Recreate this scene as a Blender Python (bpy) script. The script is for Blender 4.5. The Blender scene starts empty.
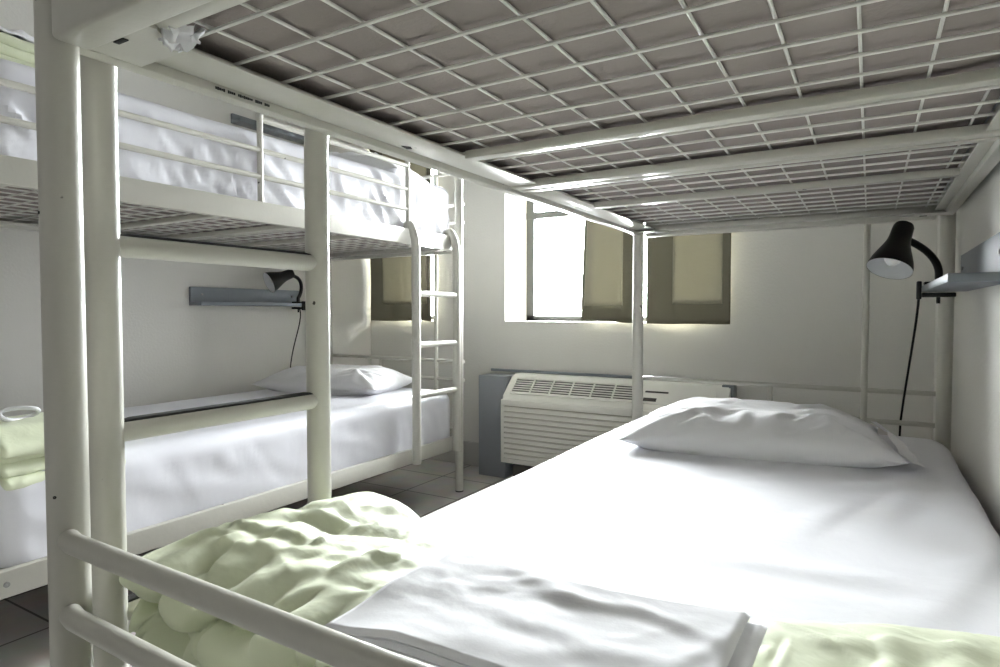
import bpy, bmesh, math, random
from mathutils import Vector, Matrix, noise as mn

SC = bpy.context.scene
COL = SC.collection
R = math.radians

# ------------------------------------------------------------------ materials
def new_mat(name):
    m = bpy.data.materials.new(name); m.use_nodes = True
    nt = m.node_tree
    return m, nt, nt.nodes['Principled BSDF'], nt.nodes['Material Output']

def plain(name, col, rough=0.5, metal=0.0, bump=0.0, bscale=40.0, var=0.0, vscale=6.0, spec=0.5, detail=4.0, sheen=0.0, bdist=0.01):
    m, nt, b, out = new_mat(name)
    b.inputs['Base Color'].default_value = (*col, 1)
    b.inputs['Roughness'].default_value = rough
    b.inputs['Metallic'].default_value = metal
    b.inputs['Specular IOR Level'].default_value = spec
    if sheen: b.inputs['Sheen Weight'].default_value = sheen
    tc = nt.nodes.new('ShaderNodeTexCoord')
    if var:
        n = nt.nodes.new('ShaderNodeTexNoise'); n.inputs['Scale'].default_value = vscale; n.inputs['Detail'].default_value = 5
        nt.links.new(tc.outputs['Object'], n.inputs['Vector'])
        mx = nt.nodes.new('ShaderNodeMix'); mx.data_type = 'RGBA'
        mx.inputs['A'].default_value = (*[c * (1 - var) for c in col], 1)
        mx.inputs['B'].default_value = (*[min(1, c * (1 + var)) for c in col], 1)
        nt.links.new(n.outputs['Fac'], mx.inputs['Factor'])
        nt.links.new(mx.outputs['Result'], b.inputs['Base Color'])
    if bump:
        n2 = nt.nodes.new('ShaderNodeTexNoise'); n2.inputs['Scale'].default_value = bscale; n2.inputs['Detail'].default_value = detail
        nt.links.new(tc.outputs['Object'], n2.inputs['Vector'])
        bp = nt.nodes.new('ShaderNodeBump'); bp.inputs['Strength'].default_value = bump; bp.inputs['Distance'].default_value = bdist
        nt.links.new(n2.outputs['Fac'], bp.inputs['Height'])
        nt.links.new(bp.outputs['Normal'], b.inputs['Normal'])
    return m

def chipped_paint(name, col, rough):
    m = plain(name, col, rough, var=0.04, vscale=9, bump=0.06, bscale=60, spec=0.5)
    nt = m.node_tree; b = nt.nodes['Principled BSDF']
    src = b.inputs['Base Color'].links[0].from_socket
    tc = nt.nodes.new('ShaderNodeTexCoord')
    n = nt.nodes.new('ShaderNodeTexNoise'); n.inputs['Scale'].default_value = 26; n.inputs['Detail'].default_value = 3
    nt.links.new(tc.outputs['Object'], n.inputs['Vector'])
    r = nt.nodes.new('ShaderNodeValToRGB')
    r.color_ramp.elements[0].position = 0.735; r.color_ramp.elements[1].position = 0.745
    nt.links.new(n.outputs['Fac'], r.inputs['Fac'])
    mx = nt.nodes.new('ShaderNodeMix'); mx.data_type = 'RGBA'
    nt.links.new(r.outputs['Color'], mx.inputs['Factor'])
    nt.links.new(src, mx.inputs['A']); mx.inputs['B'].default_value = (.05, .045, .04, 1)
    nt.links.new(mx.outputs['Result'], b.inputs['Base Color'])
    return m

def fabric(name, col, rough=0.8, wr=0.25, wscale=9.0, sheen=0.15, stretch=(1, 1, 1), fine=0.05, spec=0.3, dist=0.02):
    """cloth: soft large wrinkles (distorted noise bump) over a fine weave"""
    m, nt, b, out = new_mat(name)
    b.inputs['Base Color'].default_value = (*col, 1)
    b.inputs['Roughness'].default_value = rough
    b.inputs['Specular IOR Level'].default_value = spec
    b.inputs['Sheen Weight'].default_value = sheen
    tc = nt.nodes.new('ShaderNodeTexCoord')
    mp = nt.nodes.new('ShaderNodeMapping'); mp.inputs['Scale'].default_value = stretch
    nt.links.new(tc.outputs['Object'], mp.inputs['Vector'])
    n = nt.nodes.new('ShaderNodeTexNoise'); n.inputs['Scale'].default_value = wscale; n.inputs['Detail'].default_value = 3
    n.inputs['Distortion'].default_value = .35
    nt.links.new(mp.outputs['Vector'], n.inputs['Vector'])
    bp = nt.nodes.new('ShaderNodeBump'); bp.inputs['Strength'].default_value = wr; bp.inputs['Distance'].default_value = dist
    nt.links.new(n.outputs['Fac'], bp.inputs['Height'])
    n2 = nt.nodes.new('ShaderNodeTexNoise'); n2.inputs['Scale'].default_value = 260; n2.inputs['Detail'].default_value = 1
    nt.links.new(tc.outputs['Object'], n2.inputs['Vector'])
    b2 = nt.nodes.new('ShaderNodeBump'); b2.inputs['Strength'].default_value = fine; b2.inputs['Distance'].default_value = 0.002
    nt.links.new(n2.outputs['Fac'], b2.inputs['Height']); nt.links.new(bp.outputs['Normal'], b2.inputs['Normal'])
    nt.links.new(b2.outputs['Normal'], b.inputs['Normal'])
    return m

def curtain_mat(name, col, trans):
    m, nt, b, out = new_mat(name)
    b.inputs['Base Color'].default_value = (*col, 1); b.inputs['Roughness'].default_value = 0.9
    b.inputs['Specular IOR Level'].default_value = 0.1
    tr = nt.nodes.new('ShaderNodeBsdfTranslucent'); tr.inputs['Color'].default_value = (*col, 1)
    mx = nt.nodes.new('ShaderNodeMixShader'); mx.inputs['Fac'].default_value = trans
    nt.links.new(b.outputs['BSDF'], mx.inputs[1]); nt.links.new(tr.outputs['BSDF'], mx.inputs[2])
    nt.links.new(mx.outputs['Shader'], out.inputs['Surface'])
    tc = nt.nodes.new('ShaderNodeTexCoord')
    w = nt.nodes.new('ShaderNodeTexNoise'); w.inputs['Scale'].default_value = 14; w.inputs['Detail'].default_value = 4
    nt.links.new(tc.outputs['Object'], w.inputs['Vector'])
    bp = nt.nodes.new('ShaderNodeBump'); bp.inputs['Strength'].default_value = .25; bp.inputs['Distance'].default_value = .02
    nt.links.new(w.outputs['Fac'], bp.inputs['Height']); nt.links.new(bp.outputs['Normal'], b.inputs['Normal'])
    return m

def glass_mat():
    m, nt, b, out = new_mat('window_glass')
    nt.nodes.remove(b)
    t = nt.nodes.new('ShaderNodeBsdfTransparent'); t.inputs['Color'].default_value = (.93, .95, .95, 1)
    g = nt.nodes.new('ShaderNodeBsdfGlossy'); g.inputs['Roughness'].default_value = .03
    fr = nt.nodes.new('ShaderNodeFresnel'); fr.inputs['IOR'].default_value = 1.45
    mx = nt.nodes.new('ShaderNodeMixShader')
    nt.links.new(fr.outputs['Fac'], mx.inputs['Fac'])
    nt.links.new(t.outputs['BSDF'], mx.inputs[1]); nt.links.new(g.outputs['BSDF'], mx.inputs[2])
    nt.links.new(mx.outputs['Shader'], out.inputs['Surface'])
    return m

def tile_mat():
    m, nt, b, out = new_mat('floor_tile')
    tc = nt.nodes.new('ShaderNodeTexCoord')
    mp = nt.nodes.new('ShaderNodeMapping'); mp.inputs['Location'].default_value = (.11, .08, 0)
    nt.links.new(tc.outputs['Object'], mp.inputs['Vector'])
    br = nt.nodes.new('ShaderNodeTexBrick'); br.offset = 0
    br.inputs['Scale'].default_value = 1; br.inputs['Brick Width'].default_value = .33; br.inputs['Row Height'].default_value = .33
    br.inputs['Mortar Size'].default_value = .004; br.inputs['Bias'].default_value = 0
    br.inputs['Color1'].default_value = (.60, .58, .55, 1); br.inputs['Color2'].default_value = (.66, .64, .61, 1)
    br.inputs['Mortar'].default_value = (.12, .11, .10, 1)
    nt.links.new(mp.outputs['Vector'], br.inputs['Vector'])
    n = nt.nodes.new('ShaderNodeTexNoise'); n.inputs['Scale'].default_value = 9; n.inputs['Detail'].default_value = 6
    nt.links.new(tc.outputs['Object'], n.inputs['Vector'])
    mx = nt.nodes.new('ShaderNodeMix'); mx.data_type = 'RGBA'; mx.blend_type = 'MULTIPLY'; mx.inputs['Factor'].default_value = .35
    nt.links.new(br.outputs['Color'], mx.inputs['A']); nt.links.new(n.outputs['Color'], mx.inputs['B'])
    nt.links.new(mx.outputs['Result'], b.inputs['Base Color'])
    b.inputs['Roughness'].default_value = .35
    bp = nt.nodes.new('ShaderNodeBump'); bp.inputs['Strength'].default_value = .3; bp.inputs['Distance'].default_value = .003; bp.invert = True
    nt.links.new(br.outputs['Fac'], bp.inputs['Height']); nt.links.new(bp.outputs['Normal'], b.inputs['Normal'])
    return m

M = {}
M['metal'] = chipped_paint('cream_painted_steel', (.50, .49, .44), .30)
M['wire'] = plain('white_wire', (.70, .69, .66), .4)
M['wall'] = plain('white_wall_paint', (.655, .642, .605), .75, bump=.15, bscale=90, var=.02, vscale=2)
M['frontabsorb'] = plain('light_absorbing_taupe', (.20, .19, .18), .8, bump=.1, bscale=80)
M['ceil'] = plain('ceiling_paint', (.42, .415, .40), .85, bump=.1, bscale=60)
M['tile'] = tile_mat()
M['base'] = plain('grey_base_tile', (.42, .41, .39), .4, var=.06)
M['sheet'] = fabric('white_sheet', (.80, .80, .845), .75, wr=.10, wscale=9, stretch=(1, 1, 1))
M['gloss_sheet'] = fabric('satin_white_sheet', (.72, .72, .77), .38, wr=.22, wscale=3.5, stretch=(1, 1.6, 1), sheen=.0, spec=.5)
M['pillow'] = fabric('white_pillowcase', (.82, .82, .84), .8, wr=.35, wscale=9)
M['folded'] = fabric('white_top_sheet', (.78, .78, .81), .8, wr=.22, wscale=10)
M['green'] = fabric('pale_green_comforter', (.64, .68, .50), .6, wr=.22, wscale=16, sheen=.1)
M['ticking'] = plain('taupe_mattress_fabric', (.29, .255, .242), .95, bump=.2, bscale=140, var=.12, vscale=5, spec=.1)
M['blue'] = plain('blue_grey_laminate', (.18, .20, .225), .45, var=.06, vscale=8)
M['bluebox'] = plain('blue_grey_paint', (.27, .285, .31), .5, var=.04)
M['ac'] = plain('ivory_plastic', (.80, .79, .74), .4)
M['acdark'] = plain('dark_shade_and_buttons', (.06, .055, .05), .8)  # dark colour for vent and underside shade, and for the buttons
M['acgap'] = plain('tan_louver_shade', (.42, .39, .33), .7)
M['black'] = plain('black_enamel', (.006, .006, .006), .4, spec=.3)
M['rubber'] = plain('black_rubber', (.02, .02, .02), .8)
M['reflector'] = plain('lamp_reflector', (.75, .76, .78), .35)
M['bulb'] = plain('frosted_bulb', (.88, .88, .86), .3)
M['frame'] = plain('grey_aluminium', (.09, .09, .085), .5, metal=.0)
M['glass'] = glass_mat()
M['olive'] = curtain_mat('olive_curtain_cloth', (.17, .16, .12), .12)
M['beige'] = curtain_mat('beige_curtain_cloth', (.37, .35, .27), .12)
M['steel'] = plain('bolt_steel', (.30, .30, .29), .4, metal=.8)
M['ink'] = plain('black_ink', (.01, .01, .01), .6)
M['lampwhite'] = plain('fixture_white', (.85, .85, .83), .5)

# ------------------------------------------------------------------ mesh helpers
class MB:
    def __init__(s): s.bm = bmesh.new()
    def box(s, lo, hi, bev=0.0, seg=2):
        lo, hi = Vector(lo), Vector(hi)
        r = bmesh.ops.create_cube(s.bm, size=1.0)
        vs = r['verts']; c = (lo + hi) / 2; d = hi - lo
        for v in vs: v.co = Vector((v.co.x * d.x, v.co.y * d.y, v.co.z * d.z)) + c
        if bev > 0:
            es = list({e for v in vs for e in v.link_edges})
            bmesh.ops.bevel(s.bm, geom=es, offset=bev, segments=seg, affect='EDGES', profile=.5)
        return s
    def tube(s, pts, r, n=14, cap=True, taper=None):
        pts = [Vector(p) for p in pts]; rings = []
        up = None
        for i, p in enumerate(pts):
            if i == 0: t = pts[1] - p
            elif i == len(pts) - 1: t = p - pts[i - 1]
            else: t = (pts[i + 1] - p).normalized() + (p - pts[i - 1]).normalized()
            t.normalize()
            if up is None:
                a = Vector((0, 0, 1)) if abs(t.z) < .9 else Vector((1, 0, 0))
                up = (a - t * a.dot(t)).normalized()
            else:
                up = (up - t * up.dot(t)).normalized()
            q = t.cross(up)
            rr = r if taper is None else r * taper[i]
            rings.append([s.bm.verts.new(p + (up * math.cos(2 * math.pi * k / n) + q * math.sin(2 * math.pi * k / n)) * rr) for k in range(n)])
        for a, b in zip(rings, rings[1:]):
            for k in range(n):
                s.bm.faces.new((a[k], a[(k + 1) % n], b[(k + 1) % n], b[k]))
        if cap:
            s.bm.faces.new(list(reversed(rings[0]))); s.bm.faces.new(rings[-1])
        return s
    def lathe(s, prof, mat=None, n=32, capends=False):
        """prof: (radius, z) list, about z; mat places it"""
        mat = mat or Matrix.Identity(4); rings = []
        for r, z in prof:
            rings.append([s.bm.verts.new(mat @ Vector((r * math.cos(2 * math.pi * k / n), r * math.sin(2 * math.pi * k / n), z))) for k in range(n)])
        for a, b in zip(rings, rings[1:]):
            for k in range(n): s.bm.faces.new((a[k], a[(k + 1) % n], b[(k + 1) % n], b[k]))
        if capends:
            s.bm.faces.new(list(reversed(rings[0]))); s.bm.faces.new(rings[-1])
        return s
    def prism(s, poly, axis, a, b):
        """extrude polygon of 2-D points along axis (0 x,1 y,2 z) from a to b"""
        def mk(p, t):
            l = [p[0], p[1]]; l.insert(axis, t); return Vector(l)
        A = [s.bm.verts.new(mk(p, a)) for p in poly]; B = [s.bm.verts.new(mk(p, b)) for p in poly]
        n = len(poly)
        for k in range(n): s.bm.faces.new((A[k], A[(k + 1) % n], B[(k + 1) % n], B[k]))
        s.bm.faces.new(list(reversed(A))); s.bm.faces.new(B)
        return s
    def grid(s, fn, nu, nv, closed_u=False):
        vs = [[s.bm.verts.new(fn(i, j)) for j in range(nv)] for i in range(nu)]
        for i in range(nu - (0 if closed_u else 1)):
            for j in range(nv - 1):
                i2 = (i + 1) % nu
                s.bm.faces.new((vs[i][j], vs[i2][j], vs[i2][j + 1], vs[i][j + 1]))
        return vs
    def build(s, name, mat, parent=None, origin=(0, 0, 0), smooth=True, angle=35):
        o3 = Vector(origin)
        bmesh.ops.recalc_face_normals(s.bm, faces=s.bm.faces)
        for v in s.bm.verts: v.co -= o3
        me = bpy.data.meshes.new(name); s.bm.to_mesh(me); s.bm.free()
        me.materials.append(mat)
        if smooth:
            me.shade_smooth()
            try: me.set_sharp_from_angle(angle=R(angle))
            except Exception: pass
        o = bpy.data.objects.new(name, me); COL.objects.link(o)
        if parent is not None:
            o.parent = parent
        else:
            o.location = o3
        return o

def sub(mb, name, mat, par, smooth=True, angle=35):
    """a part: geometry given in world coordinates, parented so that it stays put"""
    w = WORLD[par.name]
    o = mb.build(name, mat, par, origin=w, smooth=smooth, angle=angle)
    WORLD[o.name] = w
    return o

WORLD = {}
def thing(name, label, cat, loc, group=None):
    o = bpy.data.objects.new(name, None); o.empty_display_size = .1
    COL.objects.link(o); o.location = loc
    o['label'] = label; o['category'] = cat
    if group: o['group'] = group
    WORLD[o.name] = Vector(loc)
    return o
def single(mb, name, mat, loc, label, cat, group=None, smooth=True, angle=35):
    o = mb.build(name, mat, None, origin=loc, smooth=smooth, angle=angle)
    o['label'] = label; o['category'] = cat
    if group: o['group'] = group
    WORLD[o.name] = Vector(loc)
    return o
def struct(mb, name, mat, smooth=False):
    o = mb.build(name, mat, None, smooth=smooth); o['kind'] = 'structure'
    WORLD[o.name] = Vector((0, 0, 0))
    return o

def rbox_mesh(mb, lo, hi, r, step, disp=None):
    """rounded box with a fine regular surface; disp(p, n) -> new p"""
    lo, hi = Vector(lo), Vector(hi); c = (lo + hi) / 2; h = (hi - lo) / 2
    N = [max(2, int(round(2 * h[i] / step))) for i in range(3)]
    inner = Vector([max(1e-4, h[i] - r) for i in range(3)])
    cache = {}
    def vert(i, j, k):
        key = (i, j, k)
        if key in cache: return cache[key]
        q = Vector([-h[a] + 2 * h[a] * (i, j, k)[a] / N[a] for a in range(3)])
        cl = Vector([max(-inner[a], min(inner[a], q[a])) for a in range(3)])
        d = q - cl
        n = d.normalized() if d.length > 1e-9 else Vector((0, 0, 1))
        p = cl + n * r + c
        if disp: p = disp(p, n)
        v = mb.bm.verts.new(p); cache[key] = v
        return v
    for a in range(3):
        b, d = (a + 1) % 3, (a + 2) % 3
        for side in (0, N[a]):
            for i in range(N[b]):
                for j in range(N[d]):
                    def kk(x, y):
                        t = [0, 0, 0]; t[a] = side; t[b] = x; t[d] = y; return tuple(t)
                    f = [vert(*kk(i, j)), vert(*kk(i + 1, j)), vert(*kk(i + 1, j + 1)), vert(*kk(i, j + 1))]
                    mb.bm.faces.new(f)
    return mb

def nz(x, y, z=0.0): return mn.noise(Vector((x, y, z)))
def fbm(x, y, z=0.0, o=3):
    a, s, t = 1.0, 0.0, 0.0
    for _ in range(o):
        s += a * nz(x, y, z); t += a; a *= .5; x *= 2.03; y *= 2.03; z *= 2.03
    return s / t
def ridge(x, y, z=0.0):
    return 1 - 2 * abs(nz(x, y, z))       # sharp crest along zero lines, -1..1
def groove(x, y, z, p):
    """1 on narrow creases, 0 between"""
    return (1 - min(1.0, abs(nz(x, y, z)) * 1.6)) ** p
def sstep(a, b, x):
    t = max(0, min(1, (x - a) / (b - a))); return t * t * (3 - 2 * t)

def crease(x, y, L):
    """sum of soft cloth creases; each (x0, y0, x1, y1, width, height): a crest with a shallow valley on one side"""
    t = 0.0
    for x0, y0, x1, y1, w, h in L:
        dx, dy = x1 - x0, y1 - y0; l2 = dx * dx + dy * dy
        u = ((x - x0) * dx + (y - y0) * dy) / l2
        if u < -.1 or u > 1.1: continue
        # bend the crease a little so it is not ruler straight
        l = math.sqrt(l2)
        d = ((x - x0) * dy - (y - y0) * dx) / l + .10 * l * (u * (1 - u)) * math.sin(37 * (x0 + y1))
        q = d / w
        if abs(q) > 4: continue
        e = max(0.0, min(1.0, (u + .1) / .35)) * max(0.0, min(1.0, (1.1 - u) / .35))
        t += h * e * (math.exp(-q * q) - .6 * math.exp(-((q - 1.5) ** 2)))
    return t
def scatter(seed, n, x0, x1, y0, y1, lmin, lmax, wmin, wmax, h, ang, spread):
    rn = random.Random(seed); L = []
    for _ in range(n):
        x, y = rn.uniform(x0, x1), rn.uniform(y0, y1); a = ang + rn.uniform(-spread, spread); l = rn.uniform(lmin, lmax)
        L.append((x, y, x + l * math.cos(a), y + l * math.sin(a), rn.uniform(wmin, wmax), h * rn.uniform(.4, 1.1) * rn.choice((1, 1, -1))))
    return L

# ------------------------------------------------------------------ room
XL, XR, YB, YF, ZC = -2.90, 0.237, 3.19, -.55, 2.45
struct(MB().box((XL - .1, YF - .1, -.08), (XR + .1, YB + .3, 0)), 'floor', M['tile'])
struct(MB().box((XL - .1, YF - .1, ZC), (XR + .1, YB + .3, ZC + .08)), 'ceiling', M['ceil'])
struct(MB().box((XL - .1, YF - .1, 0), (XL, YB + .3, ZC)), 'wall_left', M['wall'])
struct(MB().box((XR, YF - .1, 0), (XR + .1, YB + .3, ZC)), 'wall_right', M['wall'])
struct(MB().box((XL, YF - .1, 0), (XR, YF, ZC)), 'wall_front', M['frontabsorb'])  # unseen wall, set close and dark to cut fill light from behind the camera
W1 = (-1.853, -.645, .885, 2.07)
W2 = (-2.86, -2.345, .885, 2.07)
wb = MB()
xs = [XL, W2[0], W2[1], W1[0], W1[1], XR]
wb.box((XL, YB, 0), (XR, YB + .30, W1[2])); wb.box((XL, YB, W1[3]), (XR, YB + .30, ZC))
for a, b in ((xs[0], xs[1]), (xs[2], xs[3]), (xs[4], xs[5])): wb.box((a, YB, W1[2]), (b, YB + .30, W1[3]))
struct(wb, 'wall_back', M['wall'])
def window(n, w):
    x0, x1, z0, z1 = w; y = YB + .27
    f = MB(); t = .05
    f.box((x0, y, z0), (x0 + t, y + .04, z1)); f.box((x1 - t, y, z0), (x1, y + .04, z1))
    f.box((x0, y, z0), (x1, y + .04, z0 + .03)); f.box((x0, y, z1 - t), (x1, y + .04, z1))
    f.box((x0, y - .005, 1.515), (x1, y + .035, 1.555))
    fr = struct(f, 'window_%d' % n, M['frame'])
    sub(MB().box((x0 + .01, y + .018, z0 + .01), (x1 - .01, y + .022, z1 - .01)), 'pane', M['glass'], fr, smooth=False)
window(1, W1); window(2, W2)
bb = MB().box((XL, YB - .012, 0), (XR, YB, .145), .003)
struct(bb, 'baseboard_back', M['base'])
struct(MB().box((XL, YF, 0), (XL + .012, YB - .012, .145), .003), 'baseboard_left', M['base'])

# ------------------------------------------------------------------ bunk beds
PR = .021            # post radius
def bunk(x0, x1, y0, y1, label, zr, joint, bars, wx, wy, sp):
    """zr: underside of the upper side rail; joint / bars: where the two wire panels meet and their cross bars"""
    cx, cy = (x0 + x1) / 2, (y0 + y1) / 2
    b = thing('bunk_bed', label, 'bunk bed', (cx, cy, 0), 'white metal bunk beds')
    m = M['metal']
    for px in (x0, x1):
        for py in (y0, y1):
            p = sub(MB().tube([(px, py, 0.006), (px, py, 1.66)], PR, 24), 'post', m, b)
            sub(MB().lathe([(.001, 1.672), (.012, 1.671), (.0215, 1.664), (.0215, 1.655)], Matrix.Translation((px, py, 0)), 24), 'post_cap', m, p)
            sub(MB().lathe([(.001, 0), (.0205, 0), (.0212, .006), (.001, .006)], Matrix.Translation((px, py, 0)), 24), 'rubber_foot', M['rubber'], p)
    for zb, zt in ((zr, zr + .072), (.232, .30)):
        for px, s in ((x0, 1), (x1, -1)):
            r = sub(MB().box((px - .0125, y0 + .018, zb), (px + .0125, y1 - .018, zt), .004), 'side_rail', m, b)
            for yy in (y0 + .05, y1 - .05):
                q = MB()
                mt = Matrix.Translation((px, yy, (zb + zt) / 2)) @ Matrix.Rotation(R(90), 4, 'Y')
                q.lathe([(.001, -.0155), (.007, -.0155), (.007, .0155), (.001, .0155)], mt, 12)
                sub(q, 'bolt', M['steel'], r)
        # end beams run between the posts
        for py, s in ((y0, -1), (y1, 1)):
            sub(MB().box((x0 + .030, py - .0205, zb - .008), (x1 - .030, py + .0205, zt + .03), .006, 3), 'end_beam', m, b)
            if zb > 1:
                for px, sx in ((x0, 1), (x1, -1)):
                    # gusset plate under each corner of the upper frame
                    yy = py - s * .0215
                    poly = [(px - sx * .010, yy), (px + sx * .128, yy), (px + sx * .128, yy - s * .016), (px + sx * .090, yy - s * .066), (px - sx * .0125, yy - s * .066)]
                    pl = sub(MB().prism(poly, 2, zb + .002, zb + .0065), 'corner_plate', m, b, smooth=False)
                    sub(MB().box((px + sx * .067 - .010, yy - s * .012 - .0035, zb + .0005), (px + sx * .067 + .010, yy - s * .012 + .0035, zb + .0025), .0009), 'bolt_slot', M['rubber'], pl)
    # mesh bases: two framed wire panels per tier
    for z in (zr + .012, .250):
        for ya, yb, yc in ((y0 + .03, joint - .005, bars[0]), (joint + .005, y1 - .03, bars[1])):
            f = MB()
            xa, xb = x0 + .0135, x1 - .0135
            f.box((xa, ya, z), (xa + .072, yb, z + .005), .002); f.box((xb - .026, ya, z), (xb, yb, z + .005), .002)
            f.box((xa, ya, z + .005), (xa + .005, yb, z + .030)); f.box((xb - .005, ya, z + .005), (xb, yb, z + .030))
            f.box((xa, ya, z - .005), (xb, ya + .026, z + .013), .003); f.box((xa, yb - .032, z - .005), (xb, yb, z + .013), .003)
            pn = sub(f, 'mesh_panel', m, b)
            sub(MB().box((xa + .070, yc - .006, z - .005), (xb - .024, yc + .023, z + .012), .003), 'cross_bar', m, pn)
            g = MB()
            k = math.ceil((xa + .03 - wx) / sp[0])
            while wx + k * sp[0] < xb - .03:
                xx = wx + k * sp[0]; k += 1
                g.tube([(xx, ya + .01, z + .0175), (xx, yb - .01, z + .0175)], .0024, 6)
            k = math.ceil((ya + .045 - wy) / sp[1])
            while wy + k * sp[1] < yb - .045:
                yy = wy + k * sp[1]; k += 1
                g.tube([(xa + .01, yy, z + .0128), (xb - .01, yy, z + .0128)], .0027, 6)
            sub(g, 'wire_grid', M['wire'], pn)
    return b

def guard(b, x, ya, yb, yc):
    m = M['metal']
    for z in (1.412, 1.503):
        sub(MB().tube([(x, ya, z), (x, yb, z)], .0095, 12), 'guard_rail', m, b)
    sub(MB().tube([(x, yc, 1.61), (x, yb, 1.61)], .0095, 12), 'guard_rail', m, b)
    for y in (yc, yb):
        sub(MB().tube([(x, y, 1.32), (x, y, 1.652)], .0105, 12), 'guard_post', m, b)

# left bunk
LX0, LX1, LY0, LY1 = -2.775, -1.838, .64, 2.69
bl = bunk(LX0, LX1, LY0, LY1, 'white metal bunk bed along the left wall, seen behind the near ladder', 1.252, 1.68, (1.33, 2.01), -2.30, .70, (.08, .075))
yy = LY1 + .026
for z in (.68, 1.405, 1.50, 1.665): sub(MB().tube([(LX0 - .012, yy, z), (LX1 + .012, yy, z)], .0095, 12), 'end_rail', M['metal'], bl)
sub(MB().tube([(-2.40, yy, .582), (LX1 + .012, yy, .582)], .0095, 12), 'end_rail', M['metal'], bl)
sub(MB().tube([(-2.40, yy, .572), (-2.40, yy, .68)], .0095, 12), 'end_strut', M['metal'], bl)
sub(MB().tube([(-2.005, yy - .002, .25), (-2.005, yy - .002, 1.67)], .0115, 12), 'end_strut', M['metal'], bl)
for z in (.685, .60, 1.45, 1.6): sub(MB().tube([(LX0 - .012, LY0 - .026, z), (LX1 + .012, LY0 - .026, z)], .0115, 12), 'end_rail', M['metal'], bl)
guard(bl, LX1, LY0, 2.273, 1.466)

# right bunk
RX0, RX1, RY0, RY1 = -.79, .206, .360, 2.41
br = bunk(RX0, RX1, RY0, RY1, 'white metal bunk bed by the right wall, the nearer one the camera looks into', 1.240, 1.400, (1.060, 1.742), -.016, .463, (.081, .0765))
yy = RY1 + .024
sub(MB().tube([(RX0 - .012, yy, .677), (RX1 + .012, yy, .677)], .0085, 12), 'end_rail', M['metal'], br)
sub(MB().tube([(-.303, yy, .575), (RX1 + .012, yy, .575)], .0085, 12), 'end_rail', M['metal'], br)
sub(MB().tube([(-.303, yy, .565), (-.303, yy, .677)], .0085, 12), 'end_strut', M['metal'], br)
sub(MB().tube([(-.012, yy - .002, .25), (-.012, yy - .002, 1.67)], .0105, 12), 'end_strut', M['metal'], br)
for z in (1.45, 1.6): sub(MB().tube([(RX0, yy, z), (RX1, yy, z)], .0085, 12), 'end_rail', M['metal'], br)
for z in (.685, .60):
    y = RY0 - .014
    sub(MB().tube([(RX0 + .022, y + .004, z), (RX0 + .04, y, z), (RX0 + .5, y - .010, z), (RX1 - .03, y, z), (RX1 - .014, y + .004, z)], .0115, 16), 'end_rail', M['metal'], br)
# upper foot end: low panel board above the end beam
sub(MB().box((RX0 + .014, RY0 - .018, 1.343), (RX1 - .014, RY0 - .006, 1.46), .004), 'foot_board', M['metal'], br)
guard(br, RX0, RY0 + .50, RY1, 1.3)
near = [o for o in br.children if o.name.startswith('post') and o.name.count('cap') == 0][0]
for z, a in ((1.245, 215), (.733, 300), (1.05, 262)):
    mt = Matrix.Translation((RX0 + .0207 * math.cos(R(a)), RY0 + .0207 * math.sin(R(a)), z)) @ Matrix.Rotation(R(a), 4, 'Z') @ Matrix.Rotation(R(90), 4, 'Y')
    q = .0045 if z > 1.2 else .0018
    sub(MB().lathe([(.0003, .0012), (q, .0012), (q, -.002), (.0003, -.002)], mt, 14), 'bolt_hole', M['rubber'], near)
sub(MB().prism([(-.762, .925), (-.752, .940), (-.758, .952), (-.765, .945)], 2, 1.2505, 1.2525), 'dark_nick', M['ink'], br, smooth=False)
# printed marking on the inner lip of the upper rail (too small to read)
rnd = random.Random(4)
mk = MB(); y = .548; z = 1.2475
for wlen in (5, 4, 8, 4, 3):
    for k in range(wlen):
        h = rnd.choice((.0034, .0042, .0026)); mk.box((RX0 + .0122, y, z - h / 2), (RX0 + .0132, y + .0024, z + h / 2)); y += .0031
    y += .004
sub(mk, 'printed_marking', M['ink'], br, smooth=False)

# ------------------------------------------------------------------ ladders
def ladder(x, y0, y1, zb, label, sx, rail_x, tread):
    """hooks over the bunk's upper rail; sx points away from the bed"""
    t = thing('bunk_ladder', label, 'ladder', (x, (y0 + y1) / 2, zb), 'bunk ladders')
    for y in (y0, y1):
        pts = [(x, y, zb), (x, y, 1.22), (x - sx * .003, y, 1.27), (x - sx * .012, y, 1.305), (x - sx * .027, y, 1.332), (rail_x, y, 1.345), (rail_x - sx * .02, y, 1.338), (rail_x - sx * .026, y, 1.325)]
        sub(MB().tube(pts, .0205, 20), 'upright', M['metal'], t)
    for z in (.55, .786, 1.025):
        r = sub(MB().tube([(x, y0 - .012, z), (x, y1 + .006, z)], .0145, 18), 'rung', M['metal'], t)
        if tread:
            g = MB()
            n = 9
            def fn(i, j):
                a = R(56 + 66 * j / (n - 1)); yy = y0 + .018 + (y1 - y0 - .036) * i / 24
                rr = .0146 + .0022 * (1 if 0 < j < n - 1 and 0 < i < 24 else 0)
                return Vector((x + rr * math.cos(a), yy, z + rr * math.sin(a)))
            g.grid(fn, 25, n)
            sub(g, 'tread_strip', M['rubber'], r)
    return t
ladder(-.832, .424, .780, .40, 'white tubular ladder nearest the camera, hooked on the near bunk', -1, RX0, True)
ladder(-1.800, 2.285, 2.612, .235, 'white ladder on the far end of the left bunk', 1, LX1, False)

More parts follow.
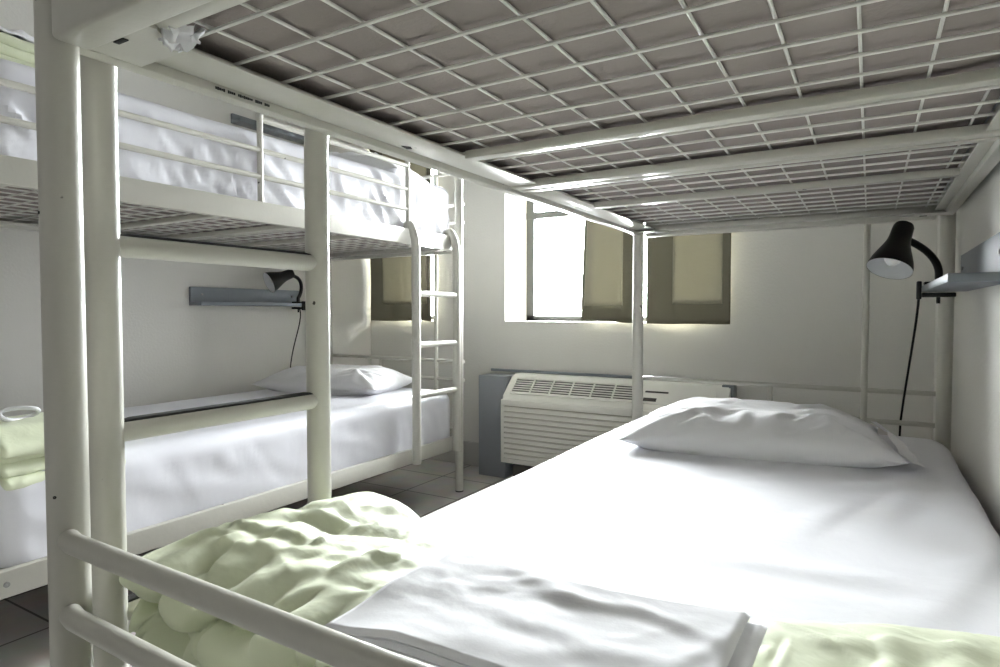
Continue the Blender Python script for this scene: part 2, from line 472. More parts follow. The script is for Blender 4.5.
# ------------------------------------------------------------------ mattresses
def mattress(x0, x1, y0, y1, z0, z1, label, sheetmat, disp, r=.06, step=.025):
    t = thing('mattress', label, 'mattress', ((x0 + x1) / 2, (y0 + y1) / 2, z0))
    mb = MB(); rbox_mesh(mb, (x0 + .012, y0 + .012, z0), (x1 - .012, y1 - .012, z1 - .014), r * .8, .08)
    sub(mb, 'mattress_body', M['ticking'], t)
    mb = MB(); rbox_mesh(mb, (x0, y0, z0 - .09), (x1, y1, z1), r, step, disp)
    # the fitted sheet is open underneath
    dead = [f for f in mb.bm.faces if any(v.co.z < z0 + .004 for v in f.verts)]
    bmesh.ops.delete(mb.bm, geom=dead, context='FACES')
    sub(mb, 'fitted_sheet', sheetmat, t)
    return t

CR_BED = [(-.62, .66, -.30, .83, .016, .010), (-.52, .70, -.16, .80, .013, .007), (-.70, .95, -.40, .86, .02, .006), (.02, 1.30, .10, 1.78, .03, .007), (-.10, 1.20, .02, 1.62, .02, .005), (-.06, 1.55, .17, 1.75, .03, .008),
          (-.60, 1.2, -.2, 1.32, .03, .003), (-.3, 1.0, .1, 1.05, .03, .004), (.05, .9, .17, 1.25, .025, .005)] + scatter(3, 26, -.70, .1, .75, 1.9, .15, .4, .012, .03, .0030, 1.2, 1.0)
def disp_right(p, n):
    q = p.copy()
    q.z += .008 * fbm(p.x * 2.2, p.y * 1.6, 3) * max(0, n.z)
    q.z += .6 * max(0, n.z) * crease(p.x, p.y, CR_BED)
    q += n * (1 - abs(n.z)) * .006 * fbm(p.x * 9, p.y * 9, p.z * 3)
    return q
mattress(RX0 + .018, RX1 + .020, RY0 + .062, RY1 - .028, .303, .552, 'white-sheeted mattress on the right lower bunk, nearest the camera', M['sheet'], disp_right, r=.07, step=.013)

CR_UP = scatter(31, 90, .6, 2.7, 1.34, 1.60, .10, .30, .011, .020, .0065, -1.05, .45)
CR_LO = scatter(33, 40, .6, 2.7, .34, .56, .10, .30, .016, .03, .0018, -.75, .5)
def disp_left(p, n):
    q = p.copy()
    q += n * .007 * fbm(p.x * 2.4, p.y * 2.4, 9)
    side = 1 - abs(n.z)
    q += n * (.25 + side) * .004 * ridge(p.x * 1.5 + p.z * 2, p.y * 2.6 + p.z * 5, 2)
    q += n * side * crease(p.y, p.z, CR_LO)
    return q
mattress(LX0 + .02, LX1 - .018, LY0 + .05, LY1 - .03, .288, .535, 'shiny white-sheeted mattress on the left lower bunk behind the ladder', M['gloss_sheet'], disp_left, r=.055, step=.016)

def disp_left_up(p, n):
    q = p.copy()
    side = 1 - abs(n.z)
    q += n * (.2 + side) * .006 * ridge(p.x * 2 + p.z * 3, p.y * 3 + p.z * 3, 5)
    q += n * side * crease(p.y, p.z, CR_UP)
    return q
mattress(LX0 + .02, LX1 - .022, LY0 + .05, LY1 - .03, 1.288, 1.580, 'white-sheeted mattress on the left upper bunk behind the guard rails', M['gloss_sheet'], disp_left_up, r=.05, step=.014)
um = mattress(RX0 + .016, RX1 - .016, RY0 + .05, RY1 - .03, 1.2735, 1.50, 'upper mattress of the near bunk, its taupe underside showing through the wire mesh', M['sheet'], lambda p, n: p, r=.03, step=.06)
# replace its sheet's low skirt: the underside stays bare ticking
# loose crumpled corner of the sheet poking out between plate and mesh
mb = MB()
def crump(i, j):
    u, v = i / 23, j / 17
    x = -.694 + .046 * u + .008 * nz(u * 6, v * 6, 1); y = .402 + .046 * v + .008 * nz(u * 6, v * 6, 2)
    e = min(u, 1 - u, v, 1 - v)
    z = 1.254 - .020 * sstep(0, .35, e) * (.75 + .35 * ridge(u * 2.2, v * 2.4, 4)) + .010 * nz(u * 7, v * 7, 3)
    return Vector((x, y, z))
mb.grid(crump, 24, 18)
sub(mb, 'sheet_corner', M['folded'], um, angle=60)

# ------------------------------------------------------------------ pillows
CR_P = [[(-.95, -.95, -.3, -.3, .07, .012), (.95, -.95, .35, -.35, .07, .012), (-.5, -.95, -.25, -.2, .07, .009), (.1, -.95, .25, -.25, .07, .009), (.6, -.9, .5, -.2, .06, .008), (-.1, -.9, -.05, -.3, .05, .007), (-.95, .9, -.4, .3, .07, .01), (.95, .9, .4, .3, .07, .01)] + scatter(40 + k, 16, -.9, .8, -.9, .5, .3, .7, .03, .06, .006, 1.2, 1.2) for k in range(3)]
def pillow(label, loc, w, l, h, rz, tilt=(0, 0), seed=0, flap=False, droop=None):
    mb = MB(); N = 90; Mn = 66
    mat = Matrix.Translation(loc) @ Matrix.Rotation(rz, 4, 'Z') @ Matrix.Rotation(tilt[0], 4, 'X') @ Matrix.Rotation(tilt[1], 4, 'Y')
    def surf(sgn):
        def fn(i, j):
            u = -1 + 2 * i / (N - 1); v = -1 + 2 * j / (Mn - 1)
            # pinched outline: edges bow inwards between the corners
            x = u * w / 2 * (1 - .07 * (1 - v * v) * abs(u) ** 3); y = v * l / 2 * (1 - .09 * (1 - u * u) * abs(v) ** 3)
            prof = max(0, (1 - abs(u) ** 2.6)) ** .62 * max(0, (1 - abs(v) ** 2.3)) ** .62
            z = sgn * h / 2 * prof
            if sgn > 0:
                z += min(1, prof * 1.6) * crease(u, v, CR_P[int(seed) % 3]) + prof ** .5 * (.012 * fbm(u * 1.6 + seed, v * 1.4, seed) + .004 * ridge(u * 2.2 + v * 1.3 + seed, v * 2.6 - u, seed + 3))
                z -= .012 * prof * math.exp(-((u - .1) ** 2 + (v + .1) ** 2) / .3)
            else:
                z = max(z, -h * .24)          # flattened where it lies
            ed = 1 - prof
            z += .006 * ed * nz(u * 5 + seed, v * 5, 2)
            if droop: z += droop(u, v)
            return mat @ Vector((x, y, z + h * .24))
        return fn
    a = mb.grid(surf(1), N, Mn); b = mb.grid(surf(-1), N, Mn)
    bmesh.ops.remove_doubles(mb.bm, verts=mb.bm.verts, dist=.0012)
    o = single(mb, 'pillow', M['pillow'], loc, label, 'pillow', 'white pillows', angle=70)
    if flap:
        f = MB()
        def ff(i, j):
            s, v = i / 15, -.93 + 1.75 * j / 23
            x = w / 2 * (.93 + .17 * s + .02 * nz(v * 3, s * 2, 5)); y = v * l / 2 * (1 - .06 * s)
            z = h * .24 + (.030 * (1 - v * v) + .012) * (1 - s * .75) - .030 * s + .010 * ridge(v * 2.3, s * 1.2, 3) * (.4 + s)
            return mat @ Vector((x, y, max(z, .004)))
        f.grid(ff, 16, 24)
        fl = sub(f, 'pillowcase_flap', M['pillow'], o, angle=60)
    return o
pillow('white pillow on the right lower bunk in front of the air conditioner', (-.288, 1.955, .540), .70, .50, .178, R(7), seed=2.3, flap=True)
pillow('white pillow at the head of the left lower bunk', (-2.40, 2.38, .53), .72, .46, .18, R(12), seed=5.1)
pillow('white pillow at the far end of the left upper bunk', (-2.28, 2.36, 1.577), .76, .48, .20, R(14), seed=8.7, tilt=(0, R(5)))

# ------------------------------------------------------------------ comforters
def comforter_top(x, y):
    t = (x + .80) / 1.0
    z = .634 + .012 * sstep(.22, .0, t) - .026 * t - .022 * sstep(.62, .85, y)
    return z
def yfar(x):
    t = (x + .80) / 1.0
    return .885 - .16 * sstep(0.04, .42, t) + .19 * sstep(.45, 1.0, t)
CR_G = [(-.53, .84, -.53, .47, .020, .016), (-.60, .80, -.40, .72, .022, .012), (-.74, .80, -.66, .50, .022, .012), (-.80, .56, -.62, .60, .014, .012), (-.80, .64, -.64, .67, .014, .012), (-.80, .71, -.62, .72, .013, .012),
        (-.80, .49, -.64, .53, .016, .014), (-.62, .44, -.48, .66, .018, .012), (-.44, .75, -.30, .68, .016, .016), (-.36, .73, -.12, .70, .012, .014), (-.02, .46, .03, .82, .018, .018), (.06, .45, .10, .85, .016, .018),
        (-.06, .70, .18, .84, .016, .014), (.0, .62, .18, .66, .016, .014), (.13, .45, .15, .80, .014, .014)] + scatter(11, 60, -.80, .2, .42, .85, .08, .22, .007, .016, .0065, .7, 1.3)
CR_G2 = scatter(12, 150, -.82, .2, .40, .86, .05, .16, .004, .009, .0034, .5, 1.3)
def comf_noise(x, y, z, w):
    """w: 0 on the top, 1 on the hanging front"""
    t = f = 0.0
    if w < 1:
        t = .5 * crease(x, y, CR_G) + crease(x, y, CR_G2) - .008 * groove(x * 5.0 + y * 3, y * 4.4 - x * 2, 7.7, 9) - .005 * groove(x * 9, y * 9 + x * 4, 3.1, 9)
    if w > 0:
        f = -.030 * groove(x * 9 + z * 9, z * 11 - x * 4, 4.9, 5) - .026 * groove(x * 6 - z * 14, z * 12 + x * 8, 8.2, 5) + .010 * ridge(x * 11 + z * 6, z * 8, 4.4) + .006
    return t * (1 - w) + f * w + .010 * fbm(x * 3.2, y * 3.2, 6.1 + z * 3)
def sheet_zone(x, y):
    return sstep(-.50, -.42, x) * sstep(-.02, -.09, x) * sstep(.68, .60, y)
mb = MB(); NS, NT = 290, 200
def loop_at(x):
    yf = yfar(x); zt = comforter_top(x, .5)
    a = .085 * sstep(-.62, -.80, x); b = a * .15
    zl = .08 * sstep(-.71, -.79, x)
    return [(.432 + a, .445 + zl), (.412 + a, .452 + zl), (.402 + a, .50 + zl * .5), (.402 + a, .56), (.406 + b, .605), (.425 + b, zt - .012), (.50 + a * .4, zt), (.58, zt - .002),
            (.4 * .58 + .6 * (yf - .06), zt - .012), (yf - .06, zt - .022), (yf - .015, zt - .045), (yf, zt - .075), (yf - .03, .556), (.62, .552), (.47, .552), (.428, .545), (.424, .50)]
def catmull(P, t):
    n = len(P); f = t * n; i = int(f) % n; u = f - int(f)
    p0, p1, p2, p3 = P[(i - 1) % n], P[i], P[(i + 1) % n], P[(i + 2) % n]
    return [0.5 * (2 * p1[k] + (-p0[k] + p2[k]) * u + (2 * p0[k] - 5 * p1[k] + 4 * p2[k] - p3[k]) * u * u + (-p0[k] + 3 * p1[k] - 3 * p2[k] + p3[k]) * u ** 3) for k in (0, 1)]
def comf_pt(i, j):
    s = i / (NS - 1)
    x = -.808 + 1.0 * s
    P = loop_at(x)
    y, z = catmull(P, j / NT)
    cyy, czz = (.385 + yfar(x)) / 2, .585
    # rounded ends
    e = .048
    k = 1.0
    d = min(s, 1 - s) * 1.0
    if d < e:
        k = math.sqrt(max(0.0, 1 - (1 - d / e) ** 2)) * .97 + .03
    z = czz + (z - czz) * k; y = cyy + (y - cyy) * (.80 + .20 * k)
    n = Vector((0, y - cyy, (z - czz) * 3))
    n = n.normalized() if n.length > 1e-6 else Vector((0, 0, 1))
    dd = comf_noise(x, y, z, sstep(.45, .85, -n.y)) * (1 - .8 * sheet_zone(x, y)) * min(1, k + .2)
    if z < .57 and y > .52: dd *= .15
    p = Vector((x, y, z)) + n * dd
    if z < .56 and .50 < y: p.z = max(p.z, .551)
    p.y = max(p.y, .374)
    return p
vs = [[mb.bm.verts.new(comf_pt(i, j)) for j in range(NT)] for i in range(NS)]
for i in range(NS - 1):
    for j in range(NT):
        j2 = (j + 1) % NT
        mb.bm.faces.new((vs[i][j], vs[i + 1][j], vs[i + 1][j2], vs[i][j2]))
mb.bm.faces.new(vs[0]); mb.bm.faces.new(list(reversed(vs[-1])))
single(mb, 'comforter', M['green'], (-.3, .6, .55), 'pale green comforter folded across the foot of the near lower bed', 'comforter', 'pale green comforters', angle=80)

def folded_stack(lo, hi, layers, seed, label, over=0.0):
    """comforter folded into a pile of soft layers"""
    lo, hi = Vector(lo), Vector(hi)
    mb = MB(); N, L = 26, 26
    h = (hi.z - lo.z) / layers
    for k in range(layers):
        z0 = lo.z + k * h
        def dsp(p, n, k=k):
            q = p.copy()
            q += n * .006 * fbm(p.x * 6 + seed, p.y * 6, p.z * 10 + k) + n * .005 * ridge(p.x * 7 + seed, p.y * 9 + k, p.z * 12)
            q.z = max(q.z, lo.z - over * sstep(hi.x - .06, hi.x - .005, q.x))
            q.z -= over * sstep(hi.x - .08, hi.x, p.x) * .9
            q.x += .018 * nz(p.y * 4 + seed, k * 3.1, 1)
            return q
        rbox_mesh(mb, (lo.x + .01 * (k % 2), lo.y, z0 + .0005), (hi.x - .012 * ((k * 7) % 3), hi.y - .02 * ((k * 5) % 2), z0 + h - .0005), h * .49, .008, dsp)
    return single(mb, 'comforter', M['green'], ((lo.x + hi.x) / 2, (lo.y + hi.y) / 2, lo.z), label, 'comforter', 'pale green comforters', angle=80)
folded_stack((-2.15, .70, .5335), (-1.855, 1.00, .640), 4, 3.0, 'pale green comforter folded in layers at the foot of the left lower bed', .05)
folded_stack((-2.60, .70, 1.578), (-1.95, 1.00, 1.672), 3, 9.0, 'pale green comforter folded on the left upper bunk at the top left')
# crumpled white cloth on the upper comforter
mb = MB()
def cloth(i, j):
    u, v = i / 35, j / 25
    x = -2.52 + .54 * u; y = .72 + .25 * v
    z = 1.690 + .022 * ridge(u * 3.1, v * 2.6, 1) + .012 * fbm(u * 6, v * 6, 3) + .01
    e = min(u, 1 - u, v, 1 - v)
    z -= .03 * sstep(.12, 0, e)
    return Vector((x, y, max(z, 1.678)))
top = mb.grid(cloth, 36, 26)
single(mb, 'folded_sheet', M['folded'], (-2.25, .84, 1.68), 'crumpled white sheet lying on the comforter of the left upper bunk', 'sheet', 'loose white sheets', angle=70)
sol = bpy.data.objects['folded_sheet'].modifiers.new('thickness', 'SOLIDIFY'); sol.thickness = .006
# small white loop (strap) on the folded lower comforter
lp = MB(); pts = []
for k in range(25):
    a = 2 * math.pi * k / 24
    pts.append((-2.01 + .012 * math.sin(2 * a), 0.80 + .045 * math.cos(a), .660 + .016 * math.sin(a)))
lp.tube(pts, .006, 8)
single(lp, 'strap_loop', M['folded'], (-2.01, .80, .645), 'small white strap loop on top of the folded comforter, left edge of the photo', 'strap')

# folded white top sheet on the near comforter
mb = MB()
CR_S = [(-.34, .60, -.22, .56, .012, .008), (-.30, .57, -.18, .585, .010, .007), (-.36, .52, -.12, .50, .016, .006), (-.26, .46, -.12, .53, .014, .006), (-.42, .60, -.36, .50, .012, .005), (-.22, .60, -.09, .56, .010, .006), (-.16, .45, -.10, .60, .010, .005)] + scatter(21, 18, -.42, -.12, .42, .62, .06, .14, .006, .012, .003, .3, 1.0)
P00, P10, P11, P01 = Vector((-.445, .415)), Vector((-.085, .435)), Vector((-.080, .640)), Vector((-.425, .625))
def dsp_sheet(p, n):
    u, v = p.x, p.y          # built in unit square first
    uu, vv = max(-.05, min(1.05, u)), max(-.05, min(1.05, v))
    q = (P00 * (1 - uu) + P10 * uu) * (1 - vv) + (P01 * (1 - uu) + P11 * uu) * vv
    far = .020 * math.sin(uu * math.pi * 1.2) * vv
    x, y = q.x, q.y - far
    base = comforter_top(x, y) + .008
    top = p.z + (.25 * crease(x, y, CR_S) + .004 * fbm(uu * 2.6, vv * 2.6, 2)) * (1 if p.z > .012 else .3)
    # soft droop of the near-left corner
    base -= .012 * sstep(.25, 0, uu) * sstep(.5, 0, vv)
    return Vector((x, y, base + top))
N1, N2 = 70, 50
def layer(zlo, zhi, u0, u1, v0, v1):
    def pt(i, j, top):
        a = i / (N1 - 1); b = j / (N2 - 1)
        u = u0 + (u1 - u0) * a; v = v0 + (v1 - v0) * b
        e = min(a, 1 - a) * .36; f = min(b, 1 - b) * .21; d = min(e, f)
        rr = (zhi - zlo) / 2
        k = 1.0 if d > rr else math.sqrt(max(0, 1 - (1 - d / rr) ** 2))
        zm = (zhi + zlo) / 2
        return dsp_sheet(Vector((u, v, zm + (rr * k if top else -rr * k))), Vector((0, 0, 1)))
    A = mb.grid(lambda i, j: pt(i, j, True), N1, N2); B = mb.grid(lambda i, j: pt(i, j, False), N1, N2)
layer(-.002, .007, 0, .985, .0, 1); layer(.0065, .0145, .004, 1.0, .0, .985); layer(.014, .023, 0, .955, .004, 1)
bmesh.ops.remove_doubles(mb.bm, verts=mb.bm.verts, dist=.0008)
single(mb, 'folded_sheet', M['folded'], (-.26, .53, .62), 'white sheet folded flat on the green comforter of the near bed', 'sheet', 'loose white sheets', angle=70)

# ------------------------------------------------------------------ shelves and lamps
def shelf(xw, s, y0, y1, z0, z1, depth, label):
    t = thing('wall_shelf', label, 'shelf', (xw, (y0 + y1) / 2, z0), 'blue-grey wall shelves')
    a, b = sorted((xw + s * .001, xw + s * .018))
    sub(MB().box((a, y0, z0 + .018), (b, y1, z1), .002), 'back_board', M['blue'], t)
    a, b = sorted((xw + s * .001, xw + s * depth))
    sub(MB().box((a, y0, z0), (b, y1, z0 + .018), .002), 'shelf_board', M['blue'], t)
    for y in (y0 + .06, y1 - .06):
        sub(MB().lathe([(.001, .0), (.005, .0), (.005, .004), (.001, .004)], Matrix.Translation((xw + s * .018, y, (z0 + z1) / 2 + .01)) @ Matrix.Rotation(R(90 * s), 4, 'Y'), 12), 'screw', M['steel'], t)
    return t
shelf(XR, -1, 1.50, 2.19, .998, 1.10, .108, 'blue-grey ledge shelf on the right wall above the near bed')
shelf(XL, 1, 1.88, 2.565, .972, 1.065, .10, 'blue-grey ledge shelf on the left wall above the lower bed')
shelf(XL, 1, 2.13, 2.72, 1.928, 1.978, .08, 'blue-grey ledge shelf high on the left wall above the upper bunk')

def bez(p0, p1, p2, p3, n=18):
    p0, p1, p2, p3 = map(Vector, (p0, p1, p2, p3)); r = []
    for k in range(n):
        t = k / (n - 1); r.append(p0 * (1 - t) ** 3 + p1 * 3 * t * (1 - t) ** 2 + p2 * 3 * t * t * (1 - t) + p3 * t ** 3)
    return r
def clip_lamp(label, clamp, sdir, shelf_z, mouth, axis, size, cord_pts, armctl):
    """clamp: point on the shelf edge; axis: from shade neck towards the mouth"""
    t = thing('clip_lamp', label, 'lamp', clamp, 'black clip-on reading lamps')
    cx, cy, cz = clamp
    axis = Vector(axis).normalized()
    q = Vector((0, 0, -1)).rotation_difference(axis).to_matrix().to_4x4()
    mat = Matrix.Translation(mouth) @ q
    k = size
    outer = [(.0, 1.16), (.26, 1.155), (.36, 1.13), (.405, 1.07), (.42, .92), (.43, .78), (.47, .66), (.56, .52), (.70, .34), (.80, .20), (.86, .08), (.88, 0)]
    inner = [(.88, 0), (.85, .0), (.82, .10), (.66, .35), (.48, .58), (.34, .75)]
    # local z is up the shade (opposite of axis)
    sh = sub(MB().lathe([(max(.0005, r * .5 * k), z * k * .98) for r, z in outer], mat, 40), 'lamp_shade', M['black'], t)
    sub(MB().lathe([(r * .5 * k, z * k * .98) for r, z in [(.875, .005)] + inner[1:] + [(.001, .80)]], mat, 40), 'reflector', M['reflector'], sh)
    sub(MB().lathe([(.001, .13), (.12, .14), (.20, .20), (.235, .30), (.20, .42), (.12, .52), (.10, .70)][0:0] + [(max(.0005, r * .5 * k), z * k) for r, z in [(.0, .10), (.16, .12), (.30, .20), (.36, .32), (.32, .46), (.20, .60), (.15, .78)]], mat, 24), 'bulb', M['bulb'], sh)
    neck = mat @ Vector((0, 0, .80 * k))
    pts = bez((cx, cy, shelf_z + .03), armctl[0], armctl[1], neck, 22)
    pts = [Vector((cx, cy, shelf_z + .008))] + pts
    sub(MB().tube(pts, .0100, 12), 'gooseneck', M['black'], t)
    c = MB()
    c.box((cx - .035, cy - .018, shelf_z + .001), (cx + .035, cy + .018, shelf_z + .010), .003)
    c.box((cx - .040, cy - .016, shelf_z - .034), (cx + .040, cy + .016, shelf_z - .0265 + .005), .003)
    bx = cx - sdir * .046
    c.box((bx - .006, cy - .014, shelf_z - .040), (bx + .006, cy + .014, shelf_z + .012), .003)
    c.tube([(cx + sdir * .0, cy, shelf_z - .052), (cx, cy, shelf_z - .028)], .005, 10)
    sub(c, 'clamp', M['black'], t)
    sub(MB().tube(cord_pts, .0034, 8), 'power_cord', M['black'], t)
    return t
# right lamp (big, black) ; sdir = direction from room towards the wall
rs = 1.016
cord = bez((.120, 2.155, rs - .03), (.118, 2.17, .90), (.104, 2.36, .74), (.094, 2.462, .57), 24) + [Vector((.092, 2.468, .48)), Vector((.090, 2.47, .3))]
clip_lamp('black clip lamp with round shade clamped to the right wall shelf', (.166, 2.155, rs), 1, rs, (.044, 2.02, 1.058), (-.24, -.42, -.86), .128, cord, ((.166, 2.15, 1.07), (.150, 2.12, 1.115)))
ls = .990
cord = bez((-2.845, 2.53, ls - .03), (-2.84, 2.55, .88), (-2.87, 2.50, .78), (-2.86, 2.47, .62), 20)
clip_lamp('small black clip lamp on the left wall shelf above the lower pillow', (-2.845, 2.520, ls), -1, ls, (-2.795, 2.275, 1.098), (-.30, -.90, -.42), .13, cord, ((-2.845, 2.56, 1.07), (-2.80, 2.52, 1.16)))
ls = 1.946
cord = bez((-2.845, 2.66, ls - .03), (-2.84, 2.68, 1.85), (-2.87, 2.66, 1.8), (-2.86, 2.66, 1.72), 12)
clip_lamp('black clip lamp on the high left wall shelf, mostly hidden by the bunk rail', (-2.845, 2.66, ls), -1, ls, (-2.80, 2.56, 2.12), (.3, -.6, -.7), .125, cord, ((-2.845, 2.68, 2.06), (-2.83, 2.69, 2.20)))

# ------------------------------------------------------------------ air conditioner
ax0, ax1, yf, ybk = -1.742, -.56, 2.965, YB - .014
ac = thing('air_conditioner', 'ivory wall air conditioner with slatted front under the window', 'air conditioner', ((ax0 + ax1) / 2, 3.08, .10))
# cabinet: side profile (y, z)
prof = [(yf, .112), (yf, .462), (yf + .012, .478), (yf + .118, .578), (yf + .135, .590), (ybk, .590), (ybk, .112)]
body = MB()
body.prism(prof, 0, ax0, ax1)
es = [e for e in body.bm.edges if abs(e.verts[0].co.x - e.verts[1].co.x) < 1e-5]
bmesh.ops.bevel(body.bm, geom=es, offset=.010, segments=3, affect='EDGES')
sub(body, 'cabinet', M['ac'], ac, angle=40)
# front slats over a flat backing tinted like the shade between them
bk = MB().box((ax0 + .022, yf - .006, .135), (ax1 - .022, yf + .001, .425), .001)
sub(bk, 'gap_shade_panel', M['acgap'], ac)
sl = MB(); n = 10
for k in range(n):
    z = .140 + k * .0287
    sl.prism([(yf - .016, z), (yf - .0165, z + .019), (yf - .006, z + .0235), (yf - .005, z)], 0, ax0 + .020, ax1 - .020)
for x in (ax0 + .012, ax1 - .012): sl.box((x - .010, yf - .017, .125), (x + .010, yf + .001, .435), .003)
sl.box((ax0 + .002, yf - .017, .427), (ax1 - .002, yf + .001, .462), .005); sl.box((ax0 + .002, yf - .017, .112), (ax1 - .002, yf + .001, .138), .005)
sub(sl, 'front_grille', M['ac'], ac)
# sloped discharge grille on the top front
d = Vector((0, .106, .100)).normalized(); nn = Vector((0, -d.z, d.y)); o = Vector((0, yf + .012, .478))
def slab(mbx, x0, x1, s0, s1, h0, h1):
    pts = [o + d * s + nn * h for s, h in ((s0, h0), (s1, h0), (s1, h1), (s0, h1))]
    mbx.prism([(p.y, p.z) for p in pts], 0, x0, x1)
gx0, gx1 = ax0 + .040, -1.00
g = MB(); slab(g, gx0, gx1, .022, .128, -.004, .0012); sub(g, 'vent_shade', M['acdark'], ac, smooth=False)  # dark slab on the closed cabinet stands for shade inside the slots
g = MB()
for k in range(7):
    s = .026 + k * .0158
    slab(g, gx0, gx1, s, s + .0055, .001, .006)
for k in range(7):
    x = gx0 + (gx1 - gx0) * k / 6
    slab(g, x - .004, x + .004, .020, .130, .001, .008)
slab(g, gx0, gx1, .016, .024, .001, .008); slab(g, gx0, gx1, .126, .134, .001, .008)
sub(g, 'vent_grille', M['ac'], ac, smooth=False)
g = MB(); slab(g, -.96, -.62, .016, .128, -.002, .006); cp = sub(g, 'control_panel', M['ac'], ac, smooth=False)
g = MB(); slab(g, -.955, -.89, .030, .050, .005, .008); slab(g, -.955, -.84, .085, .094, .005, .008); sub(g, 'control_buttons', M['acdark'], cp, smooth=False)
# sleeve of the wall opening, showing as a grey line above
g = MB(); g.box((-1.93, YB - .035, .592), (-.548, YB - .013, .606), .002); g.box((-.60, YB - .10, .50), (-.548, YB - .013, .592), .002)
sub(g, 'wall_sleeve', M['blue'], ac)
g = MB(); g.box((-1.70, yf + .05, .003), (-.60, ybk - .02, .110)); sub(g, 'sub_base', M['acdark'], ac)  # base block coloured dark to stand for the shaded gap underneath
g = MB().box((-1.93, 3.02, .002), (-1.752, YB - .040, .578), .004)
single(g, 'filler_panel', M['bluebox'], (-1.84, 3.08, .002), 'blue-grey boxed panel standing left of the air conditioner', 'panel')

# ------------------------------------------------------------------ curtains
def curtain(x0, x1, z0, z1, y, label, band, patch, seed, flare=0.0, waves=5, amp=.012):
    """olive cloth with a lighter beige centre piece"""
    H = z1 - z0
    def P(x, z, off=0.0):
        u = (x - x0) / (x1 - x0); v = (z - z0) / H
        xx = x - flare * (1 - v) * (1 - u)
        a = amp * (1 - .45 * v)
        yy = y + a * math.sin(u * waves * 2 * math.pi + seed + .8 * v) + .006 * nz(x * 7, z * 5, seed) + .008 * (1 - v) * nz(x * 4, z * 2, seed + 4) + off
        zz = z + (.012 * nz(x * 5, 1, seed) if v < .02 else 0)
        return Vector((xx, yy, zz))
    def sheet(xa, xb, za, zb, off, nx, nz_):
        mb = MB()
        mb.grid(lambda i, j: P(xa + (xb - xa) * i / (nx - 1), za + (zb - za) * j / (nz_ - 1), off), nx, nz_)
        return mb
    mb = sheet(x0, x1, z0, z1, 0, 64, 40)
    # cut the centre out so the lighter piece is sewn in, not laid over
    c = []
    for f in mb.bm.faces:
        q = f.calc_center_median()
        if patch[0] + .012 < q.x < patch[1] - .012 and z0 + band + .02 < q.z < z1 - .09: c.append(f)
    bmesh.ops.delete(mb.bm, geom=c, context='FACES')
    o = single(mb, 'curtain', M['olive'], ((x0 + x1) / 2, y, z0), label, 'curtain', 'olive and beige window curtains', angle=80)
    s = sheet(patch[0], patch[1], z0 + band, z1 - .06, -.0035, 40, 40)
    ob = sub(s, 'beige_panel', M['beige'], o, angle=80)
    for q in (o, ob):
        md = q.modifiers.new('thickness', 'SOLIDIFY'); md.thickness = .0015; md.offset = 0
    return o
CY = YB - .028
curtain(-.995, -.578, .880, 2.09, CY, 'olive curtain with beige centre on the main window, right one of the pair', .100, (-.855, -.615), 1.0, waves=1.6, amp=.009)
curtain(-1.315, -1.060, .888, 2.09, CY, 'olive curtain with beige centre on the main window, left one of the pair', .085, (-1.300, -1.115), 2.2, flare=.045, waves=1.3, amp=.009)
curtain(-2.872, -2.365, .882, 2.09, CY, 'olive curtain with beige centre seen behind the left bunk', .110, (-2.765, -2.40), 3.1, waves=2.2, amp=.009)
def rod(x0, x1, label):
    t = thing('curtain_rod', label, 'curtain rod', ((x0 + x1) / 2, CY, 2.10), 'curtain rods')
    sub(MB().tube([(x0, CY, 2.103), (x1, CY, 2.103)], .008, 12), 'rod', M['frame'], t)
    for x in (x0 + .02, x1 - .02): sub(MB().box((x - .008, CY - .008, 2.09), (x + .008, YB - .001, 2.116), .002), 'bracket', M['frame'], t)
rod(-1.9, -.55, 'curtain rod over the main window'); rod(-2.89, -2.31, 'curtain rod over the window behind the left bunk')

def lamp(name, typ, loc, energy, col, **kw):
    d = bpy.data.lights.new(name, typ); d.energy = energy; d.color = col
    for k, v in kw.items():
        if k != 'rot': setattr(d, k, v)
    o = bpy.data.objects.new(name, d); o.location = loc
    if 'rot' in kw: o.rotation_euler = kw['rot']
    COL.objects.link(o); return o
# daylight through the windows
w = bpy.data.worlds.new('overcast_sky'); SC.world = w; w.use_nodes = True
nt = w.node_tree; bg = nt.nodes['Background']
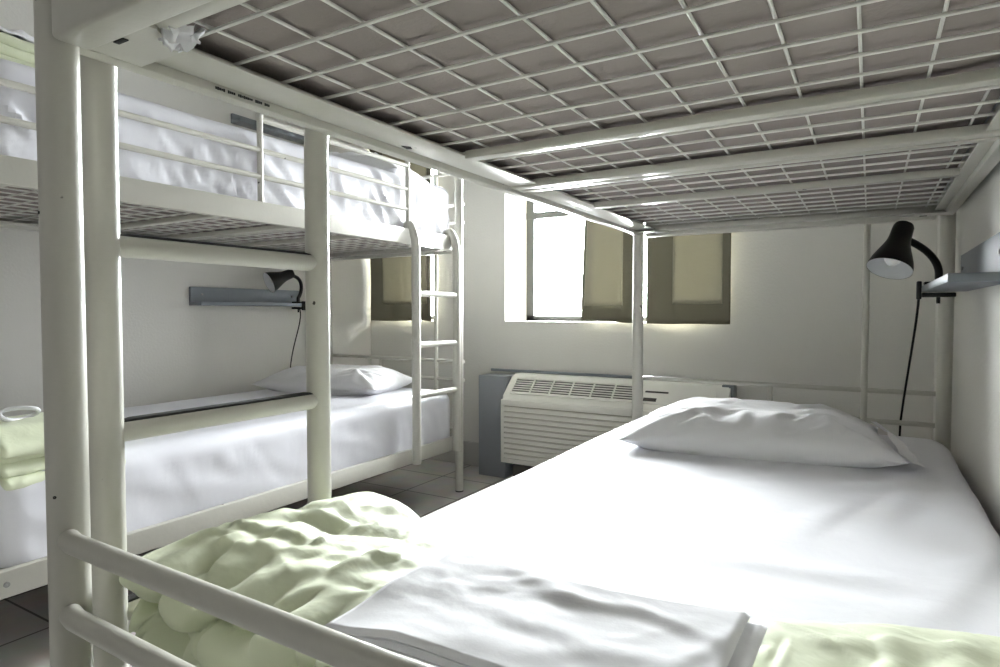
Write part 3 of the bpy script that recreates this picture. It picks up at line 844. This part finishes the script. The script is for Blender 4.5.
# overcast sky, brightest where the hidden sun stands to the left of the windows
tc = nt.nodes.new('ShaderNodeTexCoord'); dt = nt.nodes.new('ShaderNodeVectorMath'); dt.operation = 'DOT_PRODUCT'
nt.links.new(tc.outputs['Generated'], dt.inputs[0]); dt.inputs[1].default_value = Vector((-.50, .80, .34)).normalized()
mxm = nt.nodes.new('ShaderNodeMath'); mxm.operation = 'MAXIMUM'; mxm.inputs[1].default_value = 0
nt.links.new(dt.outputs['Value'], mxm.inputs[0])
pw = nt.nodes.new('ShaderNodeMath'); pw.operation = 'POWER'; pw.inputs[1].default_value = 5
nt.links.new(mxm.outputs[0], pw.inputs[0])
ma = nt.nodes.new('ShaderNodeMath'); ma.operation = 'MULTIPLY_ADD'; ma.inputs[1].default_value = 148; ma.inputs[2].default_value = 17
nt.links.new(pw.outputs[0], ma.inputs[0]); nt.links.new(ma.outputs[0], bg.inputs['Strength'])
bg.inputs['Color'].default_value = (.985, .99, 1, 1)
for nme, q in (('window_portal', W1), ('window_portal', W2)):
    p = lamp(nme, 'AREA', ((q[0] + q[1]) / 2, YB + .32, (q[2] + q[3]) / 2), 1, (1, 1, 1), shape='RECTANGLE', size=q[1] - q[0], size_y=q[3] - q[2], rot=(R(-90), 0, 0))
    p.data.cycles.is_portal = True

# ------------------------------------------------------------------ camera and view
cd = bpy.data.cameras.new('camera'); cd.sensor_width = 36; cd.lens = 625 / 1000 * 36; cd.clip_start = .02
co = bpy.data.objects.new('camera', cd); COL.objects.link(co)
co.location = (0, 0, .94); co.rotation_euler = (R(90 - 1.97), 0, R(30.6))
SC.camera = co
vs_ = SC.view_settings
SC.display_settings.display_device = 'sRGB'
vs_.view_transform = 'Standard'; vs_.look = 'None'; vs_.gamma = 1.0; vs_.use_curve_mapping = False
vs_.exposure = 1.14
cy = SC.cycles
cy.max_bounces = 10; cy.diffuse_bounces = 6; cy.glossy_bounces = 4; cy.transmission_bounces = 6; cy.transparent_max_bounces = 8
cy.sample_clamp_indirect = 8; cy.use_denoising = True
